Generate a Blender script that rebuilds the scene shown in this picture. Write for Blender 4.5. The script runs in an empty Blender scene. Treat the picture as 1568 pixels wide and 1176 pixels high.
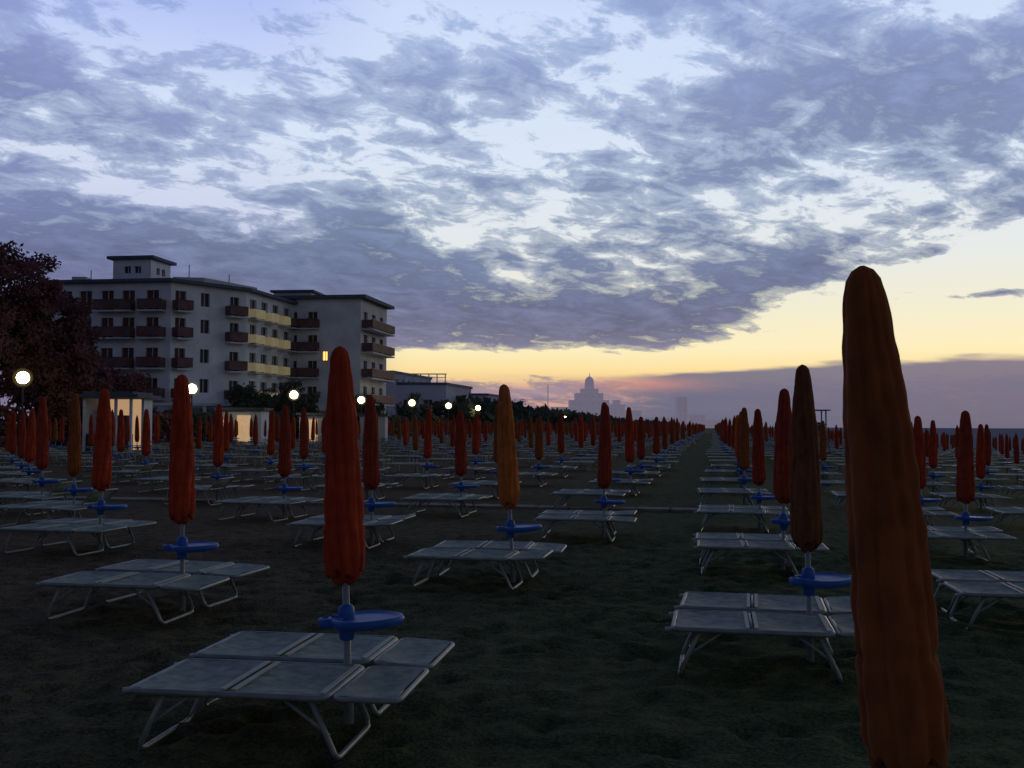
import bpy, math, random
import numpy as np
from mathutils import Vector, Matrix, noise as mnoise

random.seed(7)
scene = bpy.context.scene
scene.view_settings.view_transform = 'Standard'
scene.view_settings.look = 'None'
scene.view_settings.exposure = 0
rad = math.radians
SL = 0.19                      # rows of umbrellas run along (SL, 1)

def lin(r, g, b):
    f = lambda c: (c/255/12.92) if c/255 <= 0.04045 else ((c/255+0.055)/1.055)**2.4
    return (f(r), f(g), f(b), 1.0)

# ---------------------------------------------------------------- node helper
class E:
    nt = None
    def __init__(s, sock): s.s = sock
    @staticmethod
    def m(op, *a):
        n = E.nt.nodes.new('ShaderNodeMath'); n.operation = op
        for i, x in enumerate(a):
            if isinstance(x, E): E.nt.links.new(x.s, n.inputs[i])
            else: n.inputs[i].default_value = x
        return E(n.outputs[0])
    def __add__(a, b): return E.m('ADD', a, b)
    __radd__ = __add__
    def __sub__(a, b): return E.m('SUBTRACT', a, b)
    def __rsub__(a, b): return E.m('SUBTRACT', b, a)
    def __mul__(a, b): return E.m('MULTIPLY', a, b)
    __rmul__ = __mul__
    def __truediv__(a, b): return E.m('DIVIDE', a, b)
    def __rtruediv__(a, b): return E.m('DIVIDE', b, a)

def smooth(x, lo, hi):
    n = E.nt.nodes.new('ShaderNodeMapRange'); n.interpolation_type = 'SMOOTHSTEP'
    E.nt.links.new(x.s, n.inputs['Value'])
    n.inputs['From Min'].default_value = lo; n.inputs['From Max'].default_value = hi
    return E(n.outputs['Result'])
def gauss(x, c, w):
    d = (x - c) / w
    return E.m('POWER', math.e, 0 - d*d)
def blob(az, el, a, e, sa, se, tilt=0.0):
    da = az - a; de = el - e
    if tilt: de = de - da*tilt
    u = da/sa; v = de/se
    return E.m('POWER', math.e, 0 - (u*u + v*v))
def ramp(x, pts, lo, hi):
    n = E.nt.nodes.new('ShaderNodeValToRGB')
    E.nt.links.new(((x - lo)/(hi-lo)).s, n.inputs[0])
    el = n.color_ramp.elements
    while len(el) > 1: el.remove(el[0])
    el[0].position = (pts[0][0]-lo)/(hi-lo); el[0].color = pts[0][1]
    for p, c in pts[1:]:
        k = el.new((p-lo)/(hi-lo)); k.color = c
    return E(n.outputs[0])
def mixc(f, a, b, mode='MIX'):
    n = E.nt.nodes.new('ShaderNodeMix'); n.data_type = 'RGBA'; n.blend_type = mode
    for i, x in ((0, f), (6, a), (7, b)):
        if isinstance(x, E): E.nt.links.new(x.s, n.inputs[i])
        else: n.inputs[i].default_value = x
    return E(n.outputs[2])
def nz(vec, scale, detail=6, rough=.55, dist=0.0):
    n = E.nt.nodes.new('ShaderNodeTexNoise')
    E.nt.links.new(vec.s, n.inputs['Vector'])
    n.inputs['Scale'].default_value = scale; n.inputs['Detail'].default_value = detail
    n.inputs['Roughness'].default_value = rough; n.inputs['Distortion'].default_value = dist
    return E(n.outputs['Fac'])
def comb(x, y, z):
    n = E.nt.nodes.new('ShaderNodeCombineXYZ')
    for i, v in enumerate((x, y, z)):
        if isinstance(v, E): E.nt.links.new(v.s, n.inputs[i])
        else: n.inputs[i].default_value = v
    return E(n.outputs[0])

# ---------------------------------------------------------------- sky
SUN_AZ, SUN_EL = 24.0, 2.0
w = bpy.data.worlds.new("World"); scene.world = w; w.use_nodes = True
E.nt = w.node_tree; E.nt.nodes.clear()
tc = E.nt.nodes.new('ShaderNodeTexCoord')
sp = E.nt.nodes.new('ShaderNodeSeparateXYZ')
E.nt.links.new(tc.outputs['Generated'], sp.inputs[0])
dx, dy, dz = (E(sp.outputs[i]) for i in range(3))
az = E.m('ARCTAN2', dx, dy) * 57.2958
el = E.m('ARCSINE', dz) * 57.2958
k = 1.0/(E.m('MAXIMUM', dz, 0.0) + 0.19)
px = dx*k; py = dy*k
P = comb(px*0.90 + py*0.20, py*1.0 - px*0.38, 0.0)
n1 = nz(P, 3.0, 2, .55)
n2 = nz(P, 9.5, 6, .66, .35)
n3 = nz(comb(az*0.045, el*0.32, 3.0), 2.2, 4, .6)     # flat streaks near horizon
cov = (n1*0.38 + n2*0.62) + 0.018
B = [(-12,14.3,7.0,3.0,-.095,-.10),(-21,21,7,2.8,-.08,0),(-3.6,10.3,1.7,.75,-.19,-.1),(0.2,8.3,1.8,.5,-.16,.05),
     (8,18.9,4,1.1,-.10,.12),(2,15.2,5,1.4,-.06,.15),(17,12.0,9,1.1,-.10,.03),(-3,22,10,3.0,-.10,0),
     (-20,12.0,5,.55,-.12,-.05),(25,21,4,2,-.07,.1),
     (19,16.5,8,2.6,.085,.05),(-19,8.0,14,2.3,.20,0),(5,5.8,9,1.3,.20,0),(12,7.6,3.0,.9,.08,0),
     (-26,16.5,3.8,2.0,.09,-.1),(-7.5,10.6,2.4,2.2,.09,0),(-9,6,8,2,.10,0),
     (15.5,8.4,1.5,.6,.17,.2),(22,8.7,1.3,.45,.19,.1),(25,6.7,3.2,.28,.18,.05)]
for a,e,sa,se,amp,t in B:
    cov = cov + blob(az, el, a, e, sa, se, t)*amp
uu = el - az*.33
rightclear = smooth(az, 8, 14)*smooth(el, 2.6, 3.4)*(1-smooth(uu, 1.0, 2.4))
cov = cov - rightclear*0.21
strip = smooth(az, -9, -5)*gauss(el, 3.4, .68)
cov = cov - strip*0.42
d1 = smooth(cov, .425, .500); d2 = smooth(cov, .480, .61)
gap = ramp(el, [(0,lin(180,150,150)),(1.8,lin(224,168,145)),(2.9,lin(252,222,155)),(4.2,lin(252,238,192)),
     (6.5,lin(240,236,212)),(9,lin(230,234,232)),(14,lin(220,231,246)),(22,lin(206,221,250)),(32,lin(110,125,170)),(60,lin(72,86,128))], 0, 90)
gap_left = ramp(el, [(0,lin(140,128,155)),(6,lin(150,145,178)),(11,lin(205,212,236)),(16,lin(216,228,248)),(22,lin(176,194,246)),(32,lin(105,120,170)),(60,lin(70,85,130))], 0, 90)
gap = mixc(smooth(az, -15, -5), gap_left, gap)
cld = ramp(el, [(0,lin(112,108,132)),(2.6,lin(128,115,138)),(4.5,lin(118,117,142)),(7,lin(108,117,147)),(11,lin(114,128,161)),
     (16,lin(126,141,178)),(22,lin(130,147,190)),(32,lin(78,87,120)),(60,lin(54,61,86))], 0, 90)
cld = mixc(smooth(az, 0, 26)*0.35, cld, mixc(1.0, cld, (0.82,.81,.86,1), 'MULTIPLY'))
cld = mixc((1-smooth(az,-26,-10))*0.5, cld, mixc(1.0, cld, (0.98,.86,1.08,1), 'MULTIPLY'))
shade = n2*1.4 + n1*.6 + 0.02
cld = mixc(1.0, cld, comb(shade, shade, shade*.94+.06), 'MULTIPLY')
mid = mixc(.5, gap, cld)
mid = mixc(1.0, mid, (.90,.95,1.0,1), 'MULTIPLY')
sky = mixc(d2, mixc(d1, gap, mid), cld)
bank_top = 2.75 + (n3-0.5)*1.5 + smooth(az, 6, 26)*0.75
bank = (1-smooth(el - bank_top, -.18, .22))*smooth(az, 3.5, 9)
sky = mixc(bank*0.96, sky, ramp(el, [(0,lin(98,104,126)),(2,lin(108,110,134)),(4,lin(124,120,140))], 0, 90))
rose = smooth(n3, .42, .60)*(1-smooth(el, 2.0, 3.0))*(1-smooth(az, 4, 9))
sky = mixc(rose*0.8, sky, ramp(el, [(0,lin(136,130,150)),(1.5,lin(158,142,158)),(3,lin(160,138,150))], 0, 90))
warm = blob(az, el, 7.0, 2.3, 3.2, .35)*0.55
sky = mixc(warm, sky, lin(222,150,130))
leftbank = (1-smooth(az, -11, -6))*(1-smooth(el, 5, 9))
sky = mixc(leftbank*0.85, sky, ramp(el, [(0,lin(124,112,140)),(4,lin(122,118,150)),(9,lin(116,122,158))], 0, 90))
front = smooth(dy, -.15, .80)*0.74 + 0.26
sky = mixc(1.0, sky, comb(front, front, front), 'MULTIPLY')
nish = E.nt.nodes.new('ShaderNodeTexSky'); nish.sky_type = 'NISHITA'; nish.sun_disc = False
nish.sun_elevation = rad(SUN_EL); nish.sun_rotation = rad(SUN_AZ)
sky = mixc(0.001, sky, E(nish.outputs[0]), 'ADD')
bg = E.nt.nodes.new('ShaderNodeBackground'); bg.inputs[1].default_value = 1.0
E.nt.links.new(sky.s, bg.inputs[0])
wo = E.nt.nodes.new('ShaderNodeOutputWorld'); E.nt.links.new(bg.outputs[0], wo.inputs[0])

sl = bpy.data.lights.new("sun", 'SUN'); sl.energy = 0.2; sl.angle = rad(8); sl.color = (1, .72, .45)
so = bpy.data.objects.new("sun", sl); scene.collection.objects.link(so)
d = Vector((math.sin(rad(SUN_AZ))*math.cos(rad(SUN_EL+2)), math.cos(rad(SUN_AZ))*math.cos(rad(SUN_EL+2)), math.sin(rad(SUN_EL+2))))
so.rotation_euler = d.to_track_quat('Z', 'Y').to_euler(); so.location = d*100

# ---------------------------------------------------------------- materials
def mat(name, col, rough=.8, var=.2, scale=6, bump=0, emit=None, estr=0, metal=0, coord='Object', stretch=None, detail=3, bd=.02):
    m = bpy.data.materials.new(name); m.use_nodes = True
    nt = E.nt = m.node_tree; b = nt.nodes['Principled BSDF']
    t = nt.nodes.new('ShaderNodeTexCoord'); v = E(t.outputs[coord])
    if stretch:
        mp = nt.nodes.new('ShaderNodeMapping'); mp.inputs['Scale'].default_value = stretch
        nt.links.new(v.s, mp.inputs[0]); v = E(mp.outputs[0])
    n = nz(v, scale, detail, .6)
    f = smooth(n, .3, .7)
    c = col if len(col) == 4 else (*col, 1)
    d = tuple(x*(1-var) for x in c[:3])+(1,); l = tuple(min(1, x*(1+var)) for x in c[:3])+(1,)
    nt.links.new(mixc(f, d, l).s, b.inputs['Base Color'])
    b.inputs['Roughness'].default_value = rough; b.inputs['Metallic'].default_value = metal
    b.inputs['Specular IOR Level'].default_value = .25
    if bump:
        bn = nt.nodes.new('ShaderNodeBump'); bn.inputs['Strength'].default_value = bump; bn.inputs['Distance'].default_value = bd
        nt.links.new(n.s, bn.inputs['Height']); nt.links.new(bn.outputs[0], b.inputs['Normal'])
    if emit:
        b.inputs['Emission Color'].default_value = (*emit[:3], 1); b.inputs['Emission Strength'].default_value = estr
    return m

M = {}
cl = dict(rough=.95, var=.26, scale=9, bump=.6, stretch=(1,1,.6), detail=6)
M['red'] = mat('canopy_red', (.42,.047,.017), **cl)
M['red2'] = mat('canopy_dark_red', (.31,.044,.020), **cl)
M['orange'] = mat('canopy_orange', (.52,.150,.034), **cl)
M['rust'] = mat('canopy_rust', (.285,.082,.022), **cl)
M['olive'] = mat('canopy_brown', (.18,.062,.024), **cl)
M['pole'] = mat('pole_paint', (.24,.28,.30), .45, .15, 8)
M['blue'] = mat('blue_plastic', (.028,.115,.42), .5, .15, 8)
M['frame'] = mat('frame_aluminium', (.27,.31,.30), .5, .15, 9, metal=.3)
M['fabric'] = mat('lounger_fabric', (.245,.305,.265), .85, .25, 14, .3)
M['strip'] = mat('lounger_hem', (.44,.50,.44), .7, .08, 9)
M['wall'] = mat('white_plaster', (.62,.67,.80), .9, .12, .5)
M['wall2'] = mat('cream_plaster', (.52,.53,.60), .9, .12, .6)
M['roof'] = mat('roof_slab', (.10,.12,.17), .9, .15, 1)
M['glass'] = mat('window_glass', (.03,.032,.045), .3, .2, 1)
M['shutter'] = mat('brown_shutter', (.10,.05,.055), .8, .2, 1)
M['balc_dark'] = mat('balcony_brown', (.14,.08,.09), .8, .2, 1)
M['balc_lit'] = mat('balcony_cream_lamplit', (.70,.62,.42), .8, .12, 1, emit=(.9,.72,.35), estr=.10)  # lamplight on the parapets painted in: bright cream plus faint emission
M['lit'] = mat('lit_window', (.8,.5,.2), .8, .1, 1, emit=(1,.5,.12), estr=2.0)
M['lit_soft'] = mat('lit_interior', (.8,.6,.4), .8, .35, 2.5, emit=(1,.62,.32), estr=.40)
M['globe'] = mat('lamp_globe', (.9,.9,.8), .5, 0, 1, emit=(1,.90,.42), estr=18)
M['metal_dark'] = mat('dark_metal', (.07,.075,.08), .6, .2, 3)
M['bark'] = mat('bark', (.06,.035,.03), .9, .3, 5, .4)
M['leafr'] = mat('foliage_reddish', (.13,.058,.070), .8, .5, .5)
M['leafg'] = mat('foliage_green', (.06,.075,.06), .8, .5, .6)
M['haze'] = mat('distant_plaster_hazed', (.12,.12,.15), .9, .1, .05, emit=lin(132,126,146), estr=.60)  # air haze painted in as emission over the plaster
M['haze2'] = mat('near_distance_plaster_hazed', (.14,.15,.20), .9, .15, .2, emit=lin(70,74,100), estr=.30)  # weaker emission standing in for haze at middle distance
M['haze3'] = mat('distant_windows_hazed', (.10,.10,.13), .9, .15, .2, emit=lin(128,122,142), estr=.58)  # window tone lifted by the same painted haze
M['concrete'] = mat('concrete', (.15,.14,.13), .9, .25, 2, .3)
M['plank'] = mat('walkway_planks', (.20,.18,.16), .9, .25, 3, .3)
m = bpy.data.materials.new('lamp_halo'); m.use_nodes = True; nt = m.node_tree; nt.nodes.clear()   # glowing shell added round each globe to stand in for its halo
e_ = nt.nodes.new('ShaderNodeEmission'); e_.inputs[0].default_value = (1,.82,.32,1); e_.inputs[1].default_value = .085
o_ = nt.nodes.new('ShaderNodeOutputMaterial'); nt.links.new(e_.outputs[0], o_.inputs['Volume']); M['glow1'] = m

# sand
m = bpy.data.materials.new('dark_sand'); m.use_nodes = True; nt = E.nt = m.node_tree; b = nt.nodes['Principled BSDF']
t = nt.nodes.new('ShaderNodeTexCoord'); v = E(t.outputs['Object'])
a1 = nz(v, .35, 3, .6); a2 = nz(v, 4.5, 6, .72); a3 = nz(v, 45, 2, .8)
sx = nt.nodes.new('ShaderNodeSeparateXYZ'); nt.links.new(v.s, sx.inputs[0])
side = smooth(E(sx.outputs[0]) - E(sx.outputs[1])*.19 + (a1-.5)*3, -8, 2)      # reddish sand inland; green camera cast put into the seaward colour
c = mixc(side, (.118,.090,.058,1), (.060,.090,.040,1))
f = smooth(a2*0.5 + a3*0.5, .36, .64)
c = mixc(f, mixc(1.0, c, (.42,.44,.42,1), 'MULTIPLY'), mixc(1.0, c, (1.65,1.6,1.6,1), 'MULTIPLY'))
nt.links.new(c.s, b.inputs['Base Color']); b.inputs['Roughness'].default_value = .95; b.inputs['Specular IOR Level'].default_value = .05
bn = nt.nodes.new('ShaderNodeBump'); bn.inputs['Strength'].default_value = 1.0; bn.inputs['Distance'].default_value = .08
nt.links.new((a2*0.7+a3*0.2).s, bn.inputs['Height']); nt.links.new(bn.outputs[0], b.inputs['Normal'])
M['sand'] = m
m = bpy.data.materials.new('sea_water'); m.use_nodes = True; nt = E.nt = m.node_tree; nt.nodes.clear()
t = nt.nodes.new('ShaderNodeTexCoord'); v = E(t.outputs['Object'])
a2 = nz(v, .05, 5, .6)
df = nt.nodes.new('ShaderNodeBsdfDiffuse'); nt.links.new(mixc(a2, (.24,.25,.30,1), (.36,.37,.42,1)).s, df.inputs[0])
o_ = nt.nodes.new('ShaderNodeOutputMaterial'); nt.links.new(df.outputs[0], o_.inputs[0])
M['sea'] = m

# ---------------------------------------------------------------- mesh builder
class MB:
    def __init__(s): s.v=[]; s.f=[]; s.m=[]; s.sm=[]; s.mats=[]
    def mi(s, name):
        if name not in s.mats: s.mats.append(name)
        return s.mats.index(name)
    def add(s, vs, fs, mat, smooth=False):
        o = len(s.v); s.v.extend([tuple(p) for p in vs]); k = s.mi(mat)
        for f in fs: s.f.append(tuple(i+o for i in f)); s.m.append(k); s.sm.append(smooth)
    def box(s, c, d, mat, X=(1,0,0), Y=(0,1,0)):
        X = Vector(X); Y = Vector(Y); Z = X.cross(Y); c = Vector(c)
        vs = [c + X*(d[0]/2*i) + Y*(d[1]/2*j) + Z*(d[2]/2*k) for i in (-1,1) for j in (-1,1) for k in (-1,1)]
        s.add(vs, [(0,1,3,2),(4,6,7,5),(0,4,5,1),(2,3,7,6),(0,2,6,4),(1,5,7,3)], mat)
    def tube(s, pts, r, mat, seg=8, closed=False):
        pts = [Vector(p) for p in pts]; n = len(pts); vs = []; fs = []
        for i, p in enumerate(pts):
            if closed: t = (pts[(i+1)%n]-pts[i-1])
            else: t = pts[min(i+1,n-1)] - pts[max(i-1,0)]
            t.normalize(); up = Vector((0,0,1)) if abs(t.z) < .9 else Vector((1,0,0))
            a = t.cross(up).normalized(); b2 = t.cross(a)
            rr = r[i] if isinstance(r, (list,tuple)) else r
            for k in range(seg):
                th = 2*math.pi*k/seg; vs.append(p + a*(rr*math.cos(th)) + b2*(rr*math.sin(th)))
        for i in range(n if closed else n-1):
            j = (i+1) % n
            for k in range(seg):
                k2 = (k+1) % seg; fs.append((i*seg+k, i*seg+k2, j*seg+k2, j*seg+k))
        if not closed: fs.append(tuple(range(seg-1,-1,-1))); fs.append(tuple((n-1)*seg+k for k in range(seg)))
        s.add(vs, fs, mat, True)
    def lathe(s, prof, seg, mat, fn=None, off=(0,0), smooth=True, cap=True):
        vs = []; fs = []
        for i, (r, z) in enumerate(prof):
            for k in range(seg):
                th = 2*math.pi*k/seg; rr, dz_ = (fn(r, z, th) if fn else (r, 0))
                vs.append((off[0]+rr*math.cos(th), off[1]+rr*math.sin(th), z+dz_))
        for i in range(len(prof)-1):
            for k in range(seg):
                k2 = (k+1)%seg; fs.append((i*seg+k, i*seg+k2, (i+1)*seg+k2, (i+1)*seg+k))
        if cap: fs.append(tuple(range(seg-1,-1,-1))); fs.append(tuple((len(prof)-1)*seg+k for k in range(seg)))
        s.add(vs, fs, mat, smooth)
    def mesh(s, name):
        me = bpy.data.meshes.new(name); me.from_pydata(s.v, [], s.f)
        for k in s.mats: me.materials.append(M[k])
        me.polygons.foreach_set('material_index', s.m); me.polygons.foreach_set('use_smooth', s.sm)
        me.update(); return me
    def obj(s, name, parent=None, loc=(0,0,0)):
        o = bpy.data.objects.new(name, s.mesh(name)); scene.collection.objects.link(o); o.location = loc
        if parent: o.parent = parent
        return o
def empty(name, loc=(0,0,0)):
    o = bpy.data.objects.new(name, None); scene.collection.objects.link(o); o.location = loc; return o

# ---------------------------------------------------------------- ground
def gz(x, y):
    s = x - SL*y
    return -0.0 if s < 1 else -(min(s, 80)-1)*.045
def brk(a, lo, hi, step, b, g=1.22):
    out = list(np.arange(lo, hi, step)); p = hi; st = step
    while p < b: out.append(p); st *= g; p += st
    out.append(b); p = lo; st = step; pre = []
    while True:
        st *= g; p -= st
        if p <= a: break
        pre.append(p)
    return [a] + pre[::-1] + out
S_ = brk(-4000, -6, 5, .06, 6000); Y_ = brk(-60, 1.2, 13, .06, 9000, 1.10)
foot = []
fr = random.Random(11)
for _ in range(620):      # footprints trodden into the sand
    foot.append((fr.uniform(-6,6), fr.uniform(1.5,15), fr.uniform(0,6.28), fr.uniform(.8,1.4)))
fgrid = {}
for fp in foot: fgrid.setdefault((int(fp[0]//1), int(fp[1]//1)), []).append(fp)
vs = []
for y in Y_:
    for s_ in S_:
        x = s_ + SL*y; z = gz(x, y)
        if -8 < s_ < 8 and y < 22:
            q = Vector((x, y, 0))
            h = mnoise.noise(q*.9)*.03 + mnoise.noise(q*3.7)*.034 + mnoise.noise(q*8)*.022
            z += h*min(1, max(0, (22-y)/6))
            if 1 < y < 15.5:
                cx, cy = int(x//1), int(y//1)
                for ax in (-1,0,1):
                    for ay in (-1,0,1):
                        for fx,fy,fa,fs_ in fgrid.get((cx+ax,cy+ay),()):
                            ux = (x-fx)*math.cos(fa)+(y-fy)*math.sin(fa); uy = -(x-fx)*math.sin(fa)+(y-fy)*math.cos(fa)
                            q2 = (ux/.15)**2+(uy/.075)**2
                            if q2 < 5: z += -.034*fs_*math.exp(-q2) + .015*math.exp(-(math.sqrt(q2)-1.5)**2*4)
        vs.append((x, y, z))
nx = len(S_)
fs = [(j*nx+i, j*nx+i+1, (j+1)*nx+i+1, (j+1)*nx+i) for j in range(len(Y_)-1) for i in range(nx-1)]
g = MB(); g.add(vs, fs, 'sand', True); g.obj('sand_ground')
g = MB(); s0 = 42
g.add([(s0+SL*-60,-60,-1.75),(6000,-60,-1.75),(8000,8900,-1.75),(s0+SL*8900,8900,-1.75)], [(0,1,2,3)], 'sea'); g.obj('sea')
g = MB(); y0, y1 = 20, 420
def sp_(s_, y, z=0): return (s_+SL*y, y, z)
g.add([sp_(-47,y0,.12),sp_(-40,y0,.12),sp_(-40,y1,.12),sp_(-47,y1,.12),sp_(-40,y0,-.05),sp_(-40,y1,-.05)], [(0,1,2,3),(1,4,5,2)], 'concrete'); g.obj('promenade')
g = MB(); dX = Vector((1,-SL,0)).normalized(); dY = Vector((SL,1,0)).normalized()
org = Vector((1.4, 19.6, 0))
for i in range(-34, 7):
    p = org + dX*(i*.62+.0)
    g.box(p+Vector((0,0,.012+gz(p.x,p.y)+random.uniform(0,.008))), (.58,.5,.05), 'plank', dX, dY)
g.obj('beach_walkway')

# ---------------------------------------------------------------- umbrellas
def umbrella_mb(g, seed, cmat, seg=72, rings=70):
    rnd = random.Random(seed); ph = rnd.uniform(0, 6.28); tw = rnd.uniform(.5, 1.1)*rnd.choice((-1,1))
    kr = [(0,.074),(.012,.092),(.05,.100),(.12,.103),(.3,.098),(.5,.090),(.68,.080),(.8,.069),(.88,.059),(.94,.051),(.972,.043),(.99,.028),(1,.006)]
    xs = [a for a,_ in kr]; ys = [b_ for _,b_ in kr]
    zb, zt = .77, 1.97
    ts = np.linspace(0,1,rings); ts = np.unique(np.concatenate([ts, [.012,.03,.972,.985,.99,.996]])) if rings > 20 else ts
    prof = [(float(np.interp(t, xs, ys)), zb+(zt-zb)*float(t)) for t in ts]
    hi = seg > 20
    def fn(r, z, th):
        if not hi: return r, 0
        t = (z-zb)/(zt-zb)
        a = th*9 + ph + tw*t*4.0 + 1.6*math.sin(th*2+ph+t*3) + 1.6*mnoise.noise(Vector((math.cos(th),math.sin(th),z*2+seed)))
        fold = (1-abs(math.sin(a/2)))          # valleys between rolled pleats
        fold = .35 - fold**1.6
        lump = mnoise.noise(Vector((math.cos(th)*1.6, math.sin(th)*1.6, z*4+seed)))
        lump2 = mnoise.noise(Vector((math.cos(th)*4+9, math.sin(th)*4, z*16+seed)))
        amp = .20*(1-t*.45)
        rr = r*(1 + amp*fold + .08*lump + .08*lump2)
        rr *= 1 - .08*math.exp(-((t-.22)/.012)**2)
        return rr, (.020*math.sin(th*4+ph) + .012*math.sin(th*9)) * max(0, 1-t/.05)
    g.lathe(prof, seg, cmat, fn)
    s8 = 14 if hi else 5
    g.lathe([(.026,-.25),(.026,.30),(.019,.31),(.019,.82)], s8, 'pole')
    if hi:
        g.lathe([(.02,.72),(.05,.735),(.072,.785)], 20, cmat, lambda r,z,th:(r*(1+.25*math.sin(th*5+ph)), .01*math.sin(th*3)))
        ox, oy = .105, -.02       # drinks table, set off to one side of the pole
        def rim(r, z, th): return r*(1+.035*math.cos(4*th+.6)), 0
        g.lathe([(.03,.490),(.13,.494),(.180,.504),(.198,.518),(.203,.536),(.197,.550),(.184,.553),(.172,.543),(.10,.540),(.03,.543)], 48, 'blue', rim, (ox,oy))
        g.lathe([(.036,.43),(.044,.46),(.046,.565),(.040,.60),(.021,.615)], 20, 'blue')
        g.lathe([(.020,.505),(.062,.508),(.070,.525),(.068,.550),(.055,.556),(.050,.545),(.02,.545)], 24, 'blue', None, (-.075,-.045))
    else:
        g.lathe([(.03,.49),(.20,.50),(.205,.55),(.03,.545)], 10, 'blue')

umesh = {}
for n_, c_ in enumerate(('red','red2','orange','rust','olive')):
    for k_ in range(3 if c_ in ('red','red2') else 1):
        g = MB(); umbrella_mb(g, 11+n_*7+k_*13, c_); umesh[(c_,k_)] = g.mesh('umbrella_'+c_)

def lounger_mb(g, shade=0.0, lo=False):
    L, W, Z = .65, .315, .30
    if lo:
        g.box((0,0,Z), (2*L,2*W,.03), 'fabric')
        for sx in (-1,1):
            g.box((sx*.52,-.27,.15), (.03,.03,.28), 'frame'); g.box((sx*.52,.27,.15), (.03,.03,.28), 'frame')
        return
    def rrect(x0,x1,y0,y1,z,r=.05,n=4):
        pts=[]
        for cx,cy,a0 in ((x1-r,y1-r,0),(x0+r,y1-r,90),(x0+r,y0+r,180),(x1-r,y0+r,270)):
            for i in range(n+1):
                a = rad(a0+90*i/n); pts.append((cx+r*math.cos(a), cy+r*math.sin(a), z))
        return pts
    xs_ = .33
    g.tube(rrect(-L, xs_-.02, -W, W, Z), .016, 'frame', 8, True)
    def sheet(x0, x1, ang=0, pivot=None, mat='fabric', sag=.028):
        n, mm = 8, 8; vs=[]; fs=[]
        for i in range(n+1):
            for j in range(mm+1):
                u=i/n; vv=j/mm
                x=x0+(x1-x0)*u; y=-W+.012+(2*W-.024)*vv
                z=Z+.012 - sag*math.sin(math.pi*u)*math.sin(math.pi*vv) + .010*mnoise.noise(Vector((x*7,y*7,1)))
                if ang:
                    dx_=x-pivot; x=pivot+dx_*math.cos(ang)-(z-Z)*math.sin(ang); z=Z+dx_*math.sin(ang)+(z-Z)*math.cos(ang)
                vs.append((x,y,z))
        for i in range(n):
            for j in range(mm):
                fs.append((i*(mm+1)+j,(i+1)*(mm+1)+j,(i+1)*(mm+1)+j+1,i*(mm+1)+j+1))
        g.add(vs, fs, mat, True)
    sheet(-L+.015, -.19); sheet(-.15, xs_-.04)
    for x_ in (-.197,-.143):
        g.box((x_,0,Z+.018), (.024,2*W-.05,.008), 'strip')
    g.tube([(-.17,-W,Z),(-.17,W,Z)], .012, 'frame')
    g.box((xs_-.045,0,Z+.018), (.024,2*W-.05,.008), 'strip')
    ang = shade
    loop = rrect(xs_+.015, L, -W, W, 0, .05)
    loop = [(xs_+(x-xs_)*math.cos(ang), y, Z+(x-xs_)*math.sin(ang)) for x,y,_ in loop]
    g.tube(loop, .013, 'frame', 8, True)
    sheet(xs_+.025, L-.015, ang or 1e-6, xs_)
    for x_, s in ((-.48,-1),(.22,1)):
        xb = x_ + s*.13; Wl = W-.035
        pts = [(x_,-Wl,Z),(xb-.01*s,-Wl,.05),(xb,-Wl+.02,.018),(xb,-Wl+.06,.012),(xb,Wl-.06,.012),(xb,Wl-.02,.018),(xb-.01*s,Wl,.05),(x_,Wl,Z)]
        g.tube(pts, .014, 'frame')
        for sy in (-1,1):
            g.tube([(x_-s*.14, sy*Wl, Z-.005),(xb-s*.035, sy*(Wl-.004), .12)], .010, 'frame', 6)
    for sy in (-1,1):
        g.tube([(-L+.02,sy*(W-.05),Z-.005),(-L-.05,sy*(W-.05),Z-.012)], .014, 'strip', 8)
lmesh = []
for sh in (0.0, -.05, 0.07, .75):
    g = MB(); lounger_mb(g, sh); lmesh.append(g.mesh('lounger'))

A0 = np.array((-.84,5.5)); av = np.array((.875,4.55)); bv = np.array((-2.80,-1.05))
over = [
 (1.075,2.68,'rust',0,-4.8),(2.0,7.03,'olive',0,-1.5),(-.84,5.5,'red',0,-2.2),(.02,10.5,'orange',0,-3.0),
 (1.28,14.6,'red2',0,1.0),(-2.74,8.77,'red',1,-1.0),(-1.82,13.7,'red2',2,-1.),(-5.06,12.9,'red',1,0.5),
 (-3.75,17.3,'red2',0,0),(-5.78,20.6,'red',2,0),(-8.2,18.3,'red2',1,-1),(2.95,11.4,'red2',2,0.5),(5.8,13.4,'red2',1,0.5),(4.62,8.9,'red2',0,1)]
ang = -math.atan(SL)
def place(x, y, c_, k_, lean, rnd, lo=None):
    z = gz(x, y)
    if lo is None:
        o = bpy.data.objects.new('beach_umbrella', umesh[(c_,k_)]); scene.collection.objects.link(o)
        sc = rnd.uniform(.93,1.05)
        o.location = (x,y,z); o.rotation_euler = (rad(rnd.uniform(-1,1)), rad(lean), 0)
        o.scale = (sc, sc, 1 if y < 12 else rnd.uniform(.92,1.03))
        if y < 3: o.scale = (.98,.98,1.06); o.location.z = -.115
    ca, sa = math.cos(ang), math.sin(ang)
    for sgn in (-1, 1):
        ox, oy = -.23 + rnd.uniform(-.05,.05), sgn*(.365+rnd.uniform(0,.03))
        lx, ly = x + ox*ca - oy*sa, y + ox*sa + oy*ca
        rz = ang + rad(rnd.uniform(-3,3))
        if lo is None:
            ls = bpy.data.objects.new('sun_lounger', lmesh[rnd.choice((0,1,2)) if not (x<-5 and rnd.random()<.35) else 3])
            scene.collection.objects.link(ls); ls.location = (lx,ly,gz(lx,ly)); ls.rotation_euler = (0,0,rz)
        else:
            lo.append((lx,ly,rz))
rnd = random.Random(3)
for o_ in over: place(*o_, rnd)
farU = []; farL = []
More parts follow.
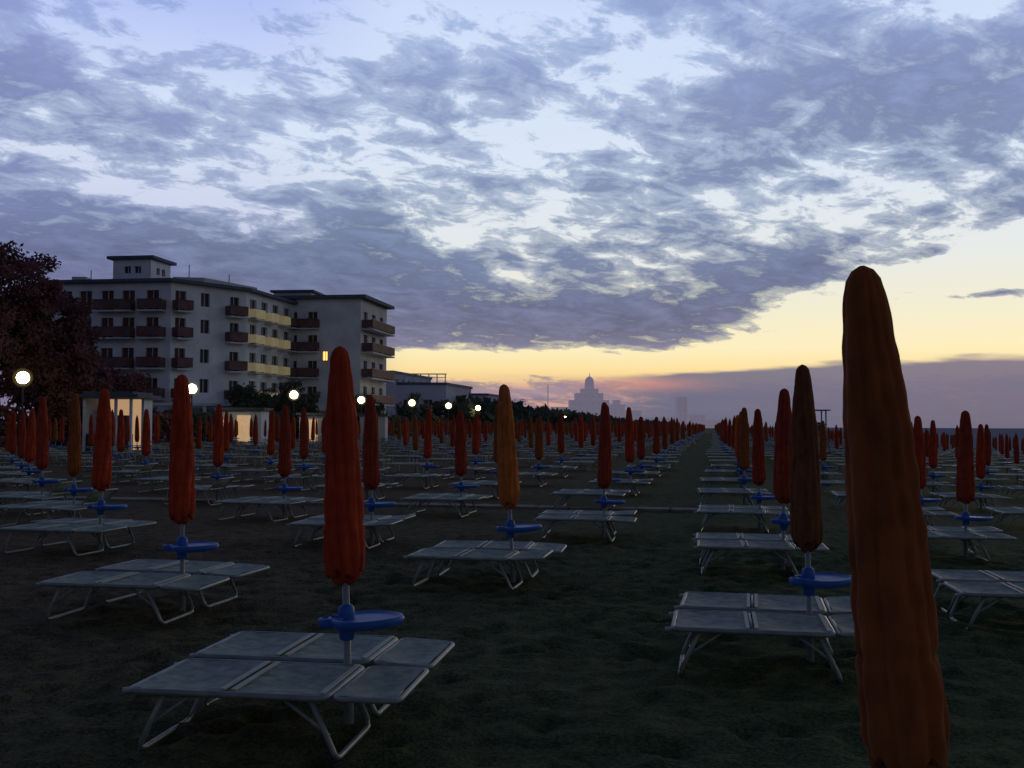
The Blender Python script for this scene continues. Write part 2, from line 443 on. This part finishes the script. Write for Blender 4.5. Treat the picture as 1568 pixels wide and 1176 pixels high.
for j in range(-14, 14):
    for i in range(-16, 62):
        p = A0 + av*i + bv*j
        if p[1] < 1.5 or p[1] > 235: continue
        if any((p[0]-q[0])**2 + (p[1]-q[1])**2 < 2.2**2 for q in over): continue
        s_ = p[0]-SL*p[1]
        if s_ < -36 or s_ > 34: continue
        if p[1] < 2.5 and abs(p[0]) < 2: continue
        if abs(p[0]) > p[1]*.75 + 3: continue
        x = p[0]+rnd.uniform(-.18,.18); y = p[1]+rnd.uniform(-.2,.2)
        if abs((y-19.6)+SL*(x-1.4)) < .45: y += .7
        if y < 34:
            c_ = rnd.choices(('red','red2','orange','rust'), (5,5,.3,.8))[0]
            k_ = rnd.randrange(3) if c_ in ('red','red2') else 0
            place(x, y, c_, k_, rnd.uniform(-2,2), rnd)
        else:
            farU.append((x,y,gz(x,y),rnd.choice(('red','red2','red2','rust')),rnd.uniform(-.03,.03),rnd.uniform(.93,1.04)))
            place(x, y, None, 0, 0, rnd, farL)
def merge_far(name, items, proto_fn):
    out = MB(); cache = {}
    for it in items:
        key, mtx = proto_fn(it)
        if key not in cache:
            g = MB()
            if key == 'L': lounger_mb(g, 0, True)
            else: umbrella_mb(g, 5, key, 9, 9)
            cache[key] = g
        g = cache[key]; o = len(out.v)
        out.v.extend([tuple(mtx @ Vector(v_)) for v_ in g.v])
        for f_, m_, s_ in zip(g.f, g.m, g.sm):
            out.f.append(tuple(a+o for a in f_)); out.m.append(out.mi(g.mats[m_])); out.sm.append(s_)
    out.obj(name)
merge_far('distant_beach_umbrellas', farU, lambda t: (t[3], Matrix.Translation((t[0],t[1],t[2])) @ Matrix.Rotation(t[4],4,'Y') @ Matrix.Scale(t[5],4,(0,0,1))))
merge_far('distant_sun_loungers', farL, lambda t: ('L', Matrix.Translation((t[0],t[1],gz(t[0],t[1]))) @ Matrix.Rotation(t[2],4,'Z')))

# lifeguard tower among the seaward rows
lt = empty('lifeguard_tower', (20.4, 70, gz(20.4,70)))
g = MB()
for sx in (-1,1):
    for sy in (-1,1): g.tube([(sx*.75,sy*.75,-.2),(sx*.5,sy*.5,1.5),(sx*.5,sy*.5,2.9)], .05, 'frame', 6)
g.obj('legs', lt)
g = MB(); g.box((0,0,1.5),(1.2,1.2,.08),'plank'); g.box((0,-.55,2.0),(1.1,.05,.08),'frame'); g.box((0,.1,1.85),(.5,.5,.6),'balc_dark'); g.obj('platform', lt)
g = MB(); g.box((0,0,2.95),(1.5,1.5,.08),'roof'); g.obj('roof', lt)

# ---------------------------------------------------------------- street lamps
lp = MB()
lp.lathe([(.09,0),(.09,.5),(.055,.55),(.045,3.5),(.07,3.55),(.11,3.62),(.11,3.70)], 12, 'metal_dark')
def sphere(r, z, mat, seg=20):
    h = MB(); h.lathe([(r*math.sin(math.pi*t/12)+.001, z-r*math.cos(math.pi*t/12)) for t in range(13)], seg, mat); return h
def lamp(x, y, r=.36):
    e = empty('street_lamp', (x,y,.1))
    lp.obj('pole', e)
    sphere(r, 4.0, 'globe', 12).obj('globe', e)
    h = MB(); h.lathe([(.11,3.55),(.12,3.60),(.05,3.61)], 12, 'metal_dark'); h.obj('collar', e)
    sphere(r*1.6, 4.0, 'glow1', 24).obj('lamp_halo', e)
for x,y in ((-27.2,58),(-23,75),(-18.6,89),(-15.3,106),(-11.4,119),(-8.2,135),(-4.9,151),(6.4,250),(13.5,268),(9.5,281),(44.,390)):
    lamp(x, y, .34 if y<240 else .5)

# ---------------------------------------------------------------- buildings
def wall(g, p, q, z0, z1, openings, mat, glass='glass', depth=.25):
    p = Vector((*p,0)); q = Vector((*q,0)); L = (q-p).length; X = (q-p)/L; N = Vector((X.y,-X.x,0))
    us = sorted({0,L,*[o[0] for o in openings],*[o[1] for o in openings]})
    vs_ = sorted({z0,z1,*[o[2] for o in openings],*[o[3] for o in openings]})
    P3 = lambda u,v_,dd=0: p + X*u + Vector((0,0,v_)) - N*dd
    for a,b_ in zip(us,us[1:]):
        for c,d_ in zip(vs_,vs_[1:]):
            mu,mv = (a+b_)/2,(c+d_)/2
            if any(o[0]<mu<o[1] and o[2]<mv<o[3] for o in openings): continue
            g.add([P3(a,c),P3(b_,c),P3(b_,d_),P3(a,d_)], [(0,1,2,3)], mat)
    for o in openings:
        a,b_,c,d_ = o[:4]; gm = o[4] if len(o)>4 else glass
        g.add([P3(a,c),P3(b_,c),P3(b_,d_),P3(a,d_),P3(a,c,depth),P3(b_,c,depth),P3(b_,d_,depth),P3(a,d_,depth)],
              [(0,4,5,1),(1,5,6,2),(2,6,7,3),(3,7,4,0)], mat)
        g.add([P3(a,c,depth),P3(b_,c,depth),P3(b_,d_,depth),P3(a,d_,depth)], [(0,1,2,3)], gm)
        mid = (a+b_)/2
        c0 = P3(mid,(c+d_)/2,depth-.04); g.box(c0, (.07,.06,d_-c), 'wall2' if mat!='haze2' else 'haze2', X, -N)
def balcony(g, p, q, u0, u1, z, mat, out=1.1, rail_h=1.0):
    p = Vector((*p,0)); q = Vector((*q,0)); X = (q-p).normalized(); N = Vector((X.y,-X.x,0)); c = p+X*((u0+u1)/2)
    Y = -N
    g.box(c+N*(out/2+.003)+Vector((0,0,z-.08)), (u1-u0,out,.16), 'wall2', X, Y)
    g.box(c+N*(out-.04)+Vector((0,0,z+.12+(rail_h-.12)/2)), (u1-u0,.08,rail_h-.12), mat, X, Y)
    for u in (u0,u1):
        g.box(p+X*(u+(.04 if u==u0 else -.04))+N*(out/2-.04)+Vector((0,0,z+.12+(rail_h-.12)/2)), (.06,out-.1,rail_h-.12), mat, X, Y)
    g.box(c+N*(out-.04)+Vector((0,0,z+rail_h+.03)), (u1-u0+.06,.12,.05), 'metal_dark', X, Y)
def slab(g, pts, z0, z1, mat, grow=0):
    c = Vector((sum(p[0] for p in pts)/len(pts), sum(p[1] for p in pts)/len(pts)))
    pp = []
    for p in pts:
        d_ = Vector(p)-c; d_ = d_.normalized()*(d_.length+grow); pp.append(c+d_)
    n = len(pp); vs=[(a.x,a.y,z0) for a in pp]+[(a.x,a.y,z1) for a in pp]
    g.add(vs, [tuple(range(n-1,-1,-1)), tuple(range(n,2*n))]+[(i,(i+1)%n,n+(i+1)%n,n+i) for i in range(n)], mat)

hotel = empty('hotel_building', (0,0,0))
P0=(-46,102.5); P1=(-33,100.5); P2=(-27.5,107.5); P3_=(-24.9,120); P4=(-40,124); P5=(-49,118)
H1 = 15.3; fl = [1.0, 4.0, 6.95, 9.9, 12.55]
g = MB()
def cols(us, wdt, hgt, floors, gm=None, sill=0):
    out=[]
    for u in us:
        for f_ in floors:
            out.append((u, u+wdt, f_+sill, f_+sill+hgt) + ((gm,) if gm else ()))
    return out
wall(g, P0, P1, 0, H1, cols([1.5,3.6,5.9,8.1,10.6], 1.3, 2.0, fl[1:], 'shutter'), 'wall')
wall(g, P1, P2, 0, H1, cols([.5], 1.2, 2.0, fl[1:], 'shutter') + cols([3.4], 1.05, 1.35, fl, None, .7) + cols([6.9], 1.1, 2.0, fl[1:]), 'wall')
wall(g, P2, P3_, 0, H1, cols([.9,3.6,6.4,9.4], 1.5, 2.1, fl[1:]), 'wall')
wall(g, P3_, P4, 0, H1, [], 'wall'); wall(g, P4, P5, 0, H1, [], 'wall'); wall(g, P5, P0, 0, H1, cols([3,7],1.,1.5,fl,None,.6), 'wall')
g.obj('walls', hotel)
g = MB(); foot = [P0,P1,P2,P3_,P4,P5]
slab(g, foot, H1+.003, H1+.32, 'roof', .7)
slab(g, [(-34,104),(-31,104.5),(-27.5,112),(-30,116),(-36,116)], H1+.325, H1+1.0, 'wall2')
for x_,y_,h_ in ((-33,106,1.9),(-30,110,1.5),(-43,106,1.3)): g.tube([(x_,y_,H1+.3),(x_,y_,H1+h_+.6)], .05, 'metal_dark', 5)
g.box((-44,106,H1+.75),(1.4,1.2,.85),'wall2')
g.obj('roof', hotel)
g = MB(); rb = random.Random(5)
for f_ in fl[1:]:
    balcony(g, P0, P1, 5.6, 9.5, f_, 'balc_dark'); balcony(g, P0, P1, 10.2, 12.7, f_, 'balc_dark'); balcony(g, P1, P2, .15, 1.9, f_, 'balc_dark', 1.0)
    balcony(g, P1, P2, 6.3, 8.5, f_, 'balc_dark', .9)
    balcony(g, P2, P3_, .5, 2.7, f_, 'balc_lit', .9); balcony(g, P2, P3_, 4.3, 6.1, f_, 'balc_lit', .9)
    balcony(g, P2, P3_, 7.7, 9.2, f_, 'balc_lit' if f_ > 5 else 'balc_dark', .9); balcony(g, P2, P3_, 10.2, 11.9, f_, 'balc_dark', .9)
g.obj('balconies', hotel)
g = MB(); T0=(-40.0,104); T1=(-36.0,103.4); T2=(-35.4,107.5); T3=(-39.4,108)
for a_,b_ in ((T0,T1),(T1,T2),(T2,T3),(T3,T0)):
    wall(g, a_, b_, H1+.33, 18.0, [(1.2,1.9,16.6,17.3),(2.3,3.0,16.6,17.3)] if a_ in (T0,T1) else [], 'wall')
slab(g, [T0,T1,T2,T3], 18.003, 18.3, 'roof', .65)
g.obj('roof_tower', hotel)

hotel2 = empty('hotel_building', (0,0,0))
Q0=(-27.5,119.6); Q1=(-17.2,118); Q2=(-15.5,128.5); Q3=(-26,130); H2=15.9
g = MB()
wall(g, Q0, Q1, 0, H2, cols([1.8,4.2], 1.1, 1.9, fl, 'shutter') + [(6.0,6.55,8.9,9.9,'lit')], 'wall')
wall(g, Q1, Q2, 0, H2, cols([1.2,4.4,7.6], 1.5, 2.0, fl[1:]), 'wall2')
wall(g, Q2, Q3, 0, H2, [], 'wall'); wall(g, Q3, Q0, 0, H2, [], 'wall')
g.obj('walls', hotel2)
g = MB(); slab(g, [Q0,Q1,Q2,Q3], H2+.003, H2+.38, 'roof', 1.1)
slab(g, [(-28,122),(-23.5,121.5),(-23,126),(-27.5,126.5)], H2+.385, H2+1.15, 'wall2'); slab(g, [(-28,122),(-23.5,121.5),(-23,126),(-27.5,126.5)], H2+1.155, H2+1.4, 'roof', .5)
g.obj('roof', hotel2)
g = MB()
for f_ in fl[1:]:
    balcony(g, Q0, Q1, 1.4, 5.6, f_, 'balc_dark', .9); balcony(g, Q1, Q2, .5, 9.8, f_, 'balc_dark', 1.3)
g.obj('balconies', hotel2)

g = MB(); slab(g, [(-34,97.5),(-25,99),(-24,108),(-27,108)], 3.3, 3.55, 'wall')
for x_,y_ in ((-33.5,98),(-29,98.6),(-25.3,99.4),(-24.6,104)): g.box((x_,y_,1.65),(.3,.3,3.29),'wall')
g.obj('terrace_canopy')

def simple_building(name, x0, x1, y0, y1, h, mat, fh=3.0, ww=1.2, wsp=3.0, parapet=.4, glass='glass'):
    e = empty(name)
    g = MB(); c = [(x0,y0),(x1,y0),(x1+SL*(y1-y0),y1),(x0+SL*(y1-y0),y1)]
    for a_,b_ in zip(c, c[1:]+c[:1]):
        L = math.dist(a_,b_); ops=[]
        u = wsp*.4
        while u+ww < L-.3:
            zz = .9
            while zz+1.5 < h-.3: ops.append((u,u+ww,zz,zz+1.4)); zz += fh
            u += wsp
        wall(g, a_, b_, 0, h, ops, mat, glass)
    g.obj('walls', e)
    g = MB(); slab(g, c, h+.003, h+parapet, 'roof', .4); g.obj('roof', e)
    return e
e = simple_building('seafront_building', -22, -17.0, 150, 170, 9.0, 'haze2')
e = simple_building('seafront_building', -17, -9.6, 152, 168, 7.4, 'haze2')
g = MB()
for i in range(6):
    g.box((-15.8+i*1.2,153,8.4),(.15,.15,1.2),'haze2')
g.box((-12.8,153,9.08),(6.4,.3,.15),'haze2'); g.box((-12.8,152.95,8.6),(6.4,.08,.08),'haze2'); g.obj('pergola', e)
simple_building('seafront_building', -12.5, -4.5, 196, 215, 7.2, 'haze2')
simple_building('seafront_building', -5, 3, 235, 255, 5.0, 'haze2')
def far_block(parts):
    g = MB()
    for (x0,x1,y,z0,z1,dp) in parts:
        g.box(((x0+x1)/2,y+dp/2,(z0+z1)/2),(x1-x0,dp,z1-z0),'haze')
        n = max(2,int((x1-x0)/5))
        for i in range(n):
            for zz in np.arange(z0+3, z1-2, 4.5):
                g.box((x0+(i+.5)*(x1-x0)/n, y-.15, zz),(1.4,.3,1.8),'haze3')
    return g
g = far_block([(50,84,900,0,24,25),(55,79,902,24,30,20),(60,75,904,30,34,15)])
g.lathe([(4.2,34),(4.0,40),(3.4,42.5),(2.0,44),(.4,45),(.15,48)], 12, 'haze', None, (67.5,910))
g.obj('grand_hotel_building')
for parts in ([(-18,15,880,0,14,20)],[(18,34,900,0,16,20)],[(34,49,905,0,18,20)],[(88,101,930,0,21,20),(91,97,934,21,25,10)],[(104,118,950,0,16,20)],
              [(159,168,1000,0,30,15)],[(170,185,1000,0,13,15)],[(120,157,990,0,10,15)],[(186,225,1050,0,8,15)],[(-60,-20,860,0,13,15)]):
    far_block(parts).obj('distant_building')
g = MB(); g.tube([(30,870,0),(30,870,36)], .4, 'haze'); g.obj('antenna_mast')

# beach bar, lit
bar = empty('beach_bar')
g = MB(); bx, by = -22.6, 60
g.box((bx,by+1.5,1.5),(2.6,.15,3.0),'lit_soft'); g.box((bx-1.35,by,1.5),(.15,3,3.0),'wall'); g.box((bx+1.35,by+.8,1.5),(.15,1.4,3.0),'wall')
for x_ in (-1.3,-.45,.45,1.3): g.box((bx+x_,by-1.6,1.5),(.14,.14,3.0),'wall')
g.box((bx,by-1.2,.5),(2.4,.5,1.0),'shutter'); g.box((bx-.9,by+.3,1.2),(.5,.5,2.4),'shutter')
g.box((bx+.2,by+.1,1.05),(.7,.5,2.0),'balc_dark')
g.obj('walls', bar)
g = MB(); g.box((bx,by,3.12),(3.6,4.0,.2),'roof'); g.box((bx,by,3.3),(2.8,3.2,.14),'roof'); g.obj('roof', bar)
bar2 = empty('beach_cabin'); g = MB()
g.box((-20.5,80,1.3),(3.2,2.5,2.6),'wall'); g.box((-20.2,78.72,1.25),(1.0,.06,2.0),'lit_soft'); g.box((-21.4,78.72,1.5),(.7,.06,.8),'lit_soft'); g.obj('walls', bar2)
g = MB(); g.box((-20.5,80,2.72),(3.8,3.1,.22),'roof'); g.obj('roof', bar2)
for cx,cy in ((-17.3,92),(-13.2,100)):
    b_ = empty('beach_cabin'); g = MB(); g.box((cx,cy,1.2),(2.4,2.2,2.4),'wall2'); g.box((cx,cy-1.13,1.05),(.8,.06,1.9),'lit_soft'); g.obj('walls', b_)
    g = MB(); g.box((cx,cy,2.5),(2.9,2.7,.18),'roof'); g.obj('roof', b_)

# ---------------------------------------------------------------- trees
def tree(name, x, y, h, r, leaf, n=6000, seed=1, trunk=.35, lowest=.28, ls=.17):
    rr = random.Random(seed); e = empty(name, (x,y,0))
    g = MB(); tips=[]
    top = h*.62
    g.tube([(0,0,-.2),(.1,.05,h*.2),(-.05,.1,h*.4),(.1,0,top)], [trunk,trunk*.8,trunk*.6,trunk*.25], 'bark', 8)
    for i in range(18):
        a = rr.uniform(0,6.28); zb = rr.uniform(lowest*.7,.6)*h; zt = zb + rr.uniform(.1,.36)*h; rd = r*rr.uniform(.45,.92)
        zt = min(zt, h*.88)
        tip = Vector((rd*math.cos(a), rd*math.sin(a), zt)); mid = Vector((tip.x*.45, tip.y*.45, zb+(zt-zb)*.35))
        g.tube([(0,0,zb), mid, tip], [trunk*.35,trunk*.22,.03], 'bark', 6); tips.append(tip); tips.append(mid*.5+tip*.5)
    tips.append(Vector((0,0,h*.88)))
    g.obj('trunk', e)
    cl=[]
    for t_ in tips:
        for _ in range(4):
            c_ = t_+Vector((rr.gauss(0,.14*r),rr.gauss(0,.14*r),rr.gauss(0,.05*h))); c_.z = min(c_.z, h*.93)
            cl.append((c_, rr.uniform(.13,.28)*r))
    vs=[]; fs=[]
    per = n//len(cl)
    for c,cr in cl:
        for _ in range(per):
            d_ = Vector((rr.gauss(0,1),rr.gauss(0,1),rr.gauss(0,1))).normalized()*cr*rr.uniform(.4,1.12)
            p = c+Vector((d_.x,d_.y,d_.z*.75))
            if p.z < .3: continue
            u = Vector((rr.gauss(0,1),rr.gauss(0,1),rr.gauss(0,1))).normalized(); v_ = u.orthogonal().normalized(); s = ls*rr.uniform(.6,1.3)
            o=len(vs); vs += [p-u*s, p+v_*s*.5, p+u*s, p-v_*s*.5]; fs.append((o,o+1,o+2,o+3))
    g = MB(); g.add(vs, fs, leaf); g.obj('foliage', e)
tree('broadleaf_tree', -31.8, 64, 13.2, 3.9, 'leafr', 28000, 1, .4, .15, .14)
tree('broadleaf_tree', -30.0, 69, 10.6, 3.3, 'leafr', 20000, 2, .35, .15, .14)
tree('broadleaf_tree', -27.2, 66, 6.5, 2.6, 'leafr', 10000, 3, .25, .1)
tree('broadleaf_tree', -36, 80, 8.0, 4.0, 'leafr', 10000, 4)
tree('broadleaf_tree', -32, 84, 6.3, 3.2, 'leafr', 8000, 5, .25, .1)
tree('broadleaf_tree', -24.5, 98, 5.6, 2.4, 'leafg', 6000, 6, .2, .1)
tree('broadleaf_tree', -20.6, 100, 6.0, 2.2, 'leafg', 6000, 7, .2, .1)
tree('broadleaf_tree', -16.0, 112, 5.0, 2.4, 'leafg', 5000, 8, .2, .1)
tree('broadleaf_tree', -12.5, 135, 5.8, 3, 'leafg', 4000, 9, .2, .1)
tree('broadleaf_tree', -7, 175, 6, 4, 'leafg', 4000, 10, .2, .1)
tree('broadleaf_tree', -2, 215, 7, 5, 'leafg', 4000, 11, .2, .1)
def hedge(name, pts, h, wd, leaf, n, seed, ls=.16):
    rr = random.Random(seed); vs=[]; fs=[]
    for _ in range(n):
        t_ = rr.random()*(len(pts)-1); i=int(t_); f_=t_-i
        x = pts[i][0]*(1-f_)+pts[i+1][0]*f_; y = pts[i][1]*(1-f_)+pts[i+1][1]*f_
        hh = h*(.65+.5*mnoise.noise(Vector((x*.4,y*.4,seed)))+.25)
        p = Vector((x+rr.uniform(-wd,wd), y+rr.uniform(-wd,wd), max(.05, hh*rr.random()**.6)))
        u = Vector((rr.gauss(0,1),rr.gauss(0,1),rr.gauss(0,1))).normalized(); v_ = u.orthogonal().normalized(); s = ls*rr.uniform(.7,1.5)
        o=len(vs); vs += [p-u*s, p+v_*s*.6, p+u*s, p-v_*s*.6]; fs.append((o,o+1,o+2,o+3))
    g = MB(); g.add(vs, fs, leaf); g.obj(name)
hedge('hedge', [(-35,52),(-32,62),(-26,80)], 2.6, 1.0, 'leafr', 9000, 1)
hedge('hedge', [(-26,80),(-21.5,97),(-17,112),(-12,135)], 2.6, 1.0, 'leafg', 9000, 2, .22)
hedge('distant_trees', [(-9,150),(2,215),(20,320),(60,560),(150,950)], 5.0, 3, 'leafg', 9000, 3, 1.0)

# ---------------------------------------------------------------- camera
cd = bpy.data.cameras.new('Camera'); co = bpy.data.objects.new('Camera', cd); scene.collection.objects.link(co)
cd.sensor_width = 36; cd.lens = 36.7; cd.clip_end = 20000; cd.clip_start = .05
co.matrix_world = Matrix.Translation((0,0,1.55)) @ Matrix.Rotation(rad(90+2.29),4,'X') @ Matrix.Rotation(rad(0.25),4,'Z')
scene.camera = co
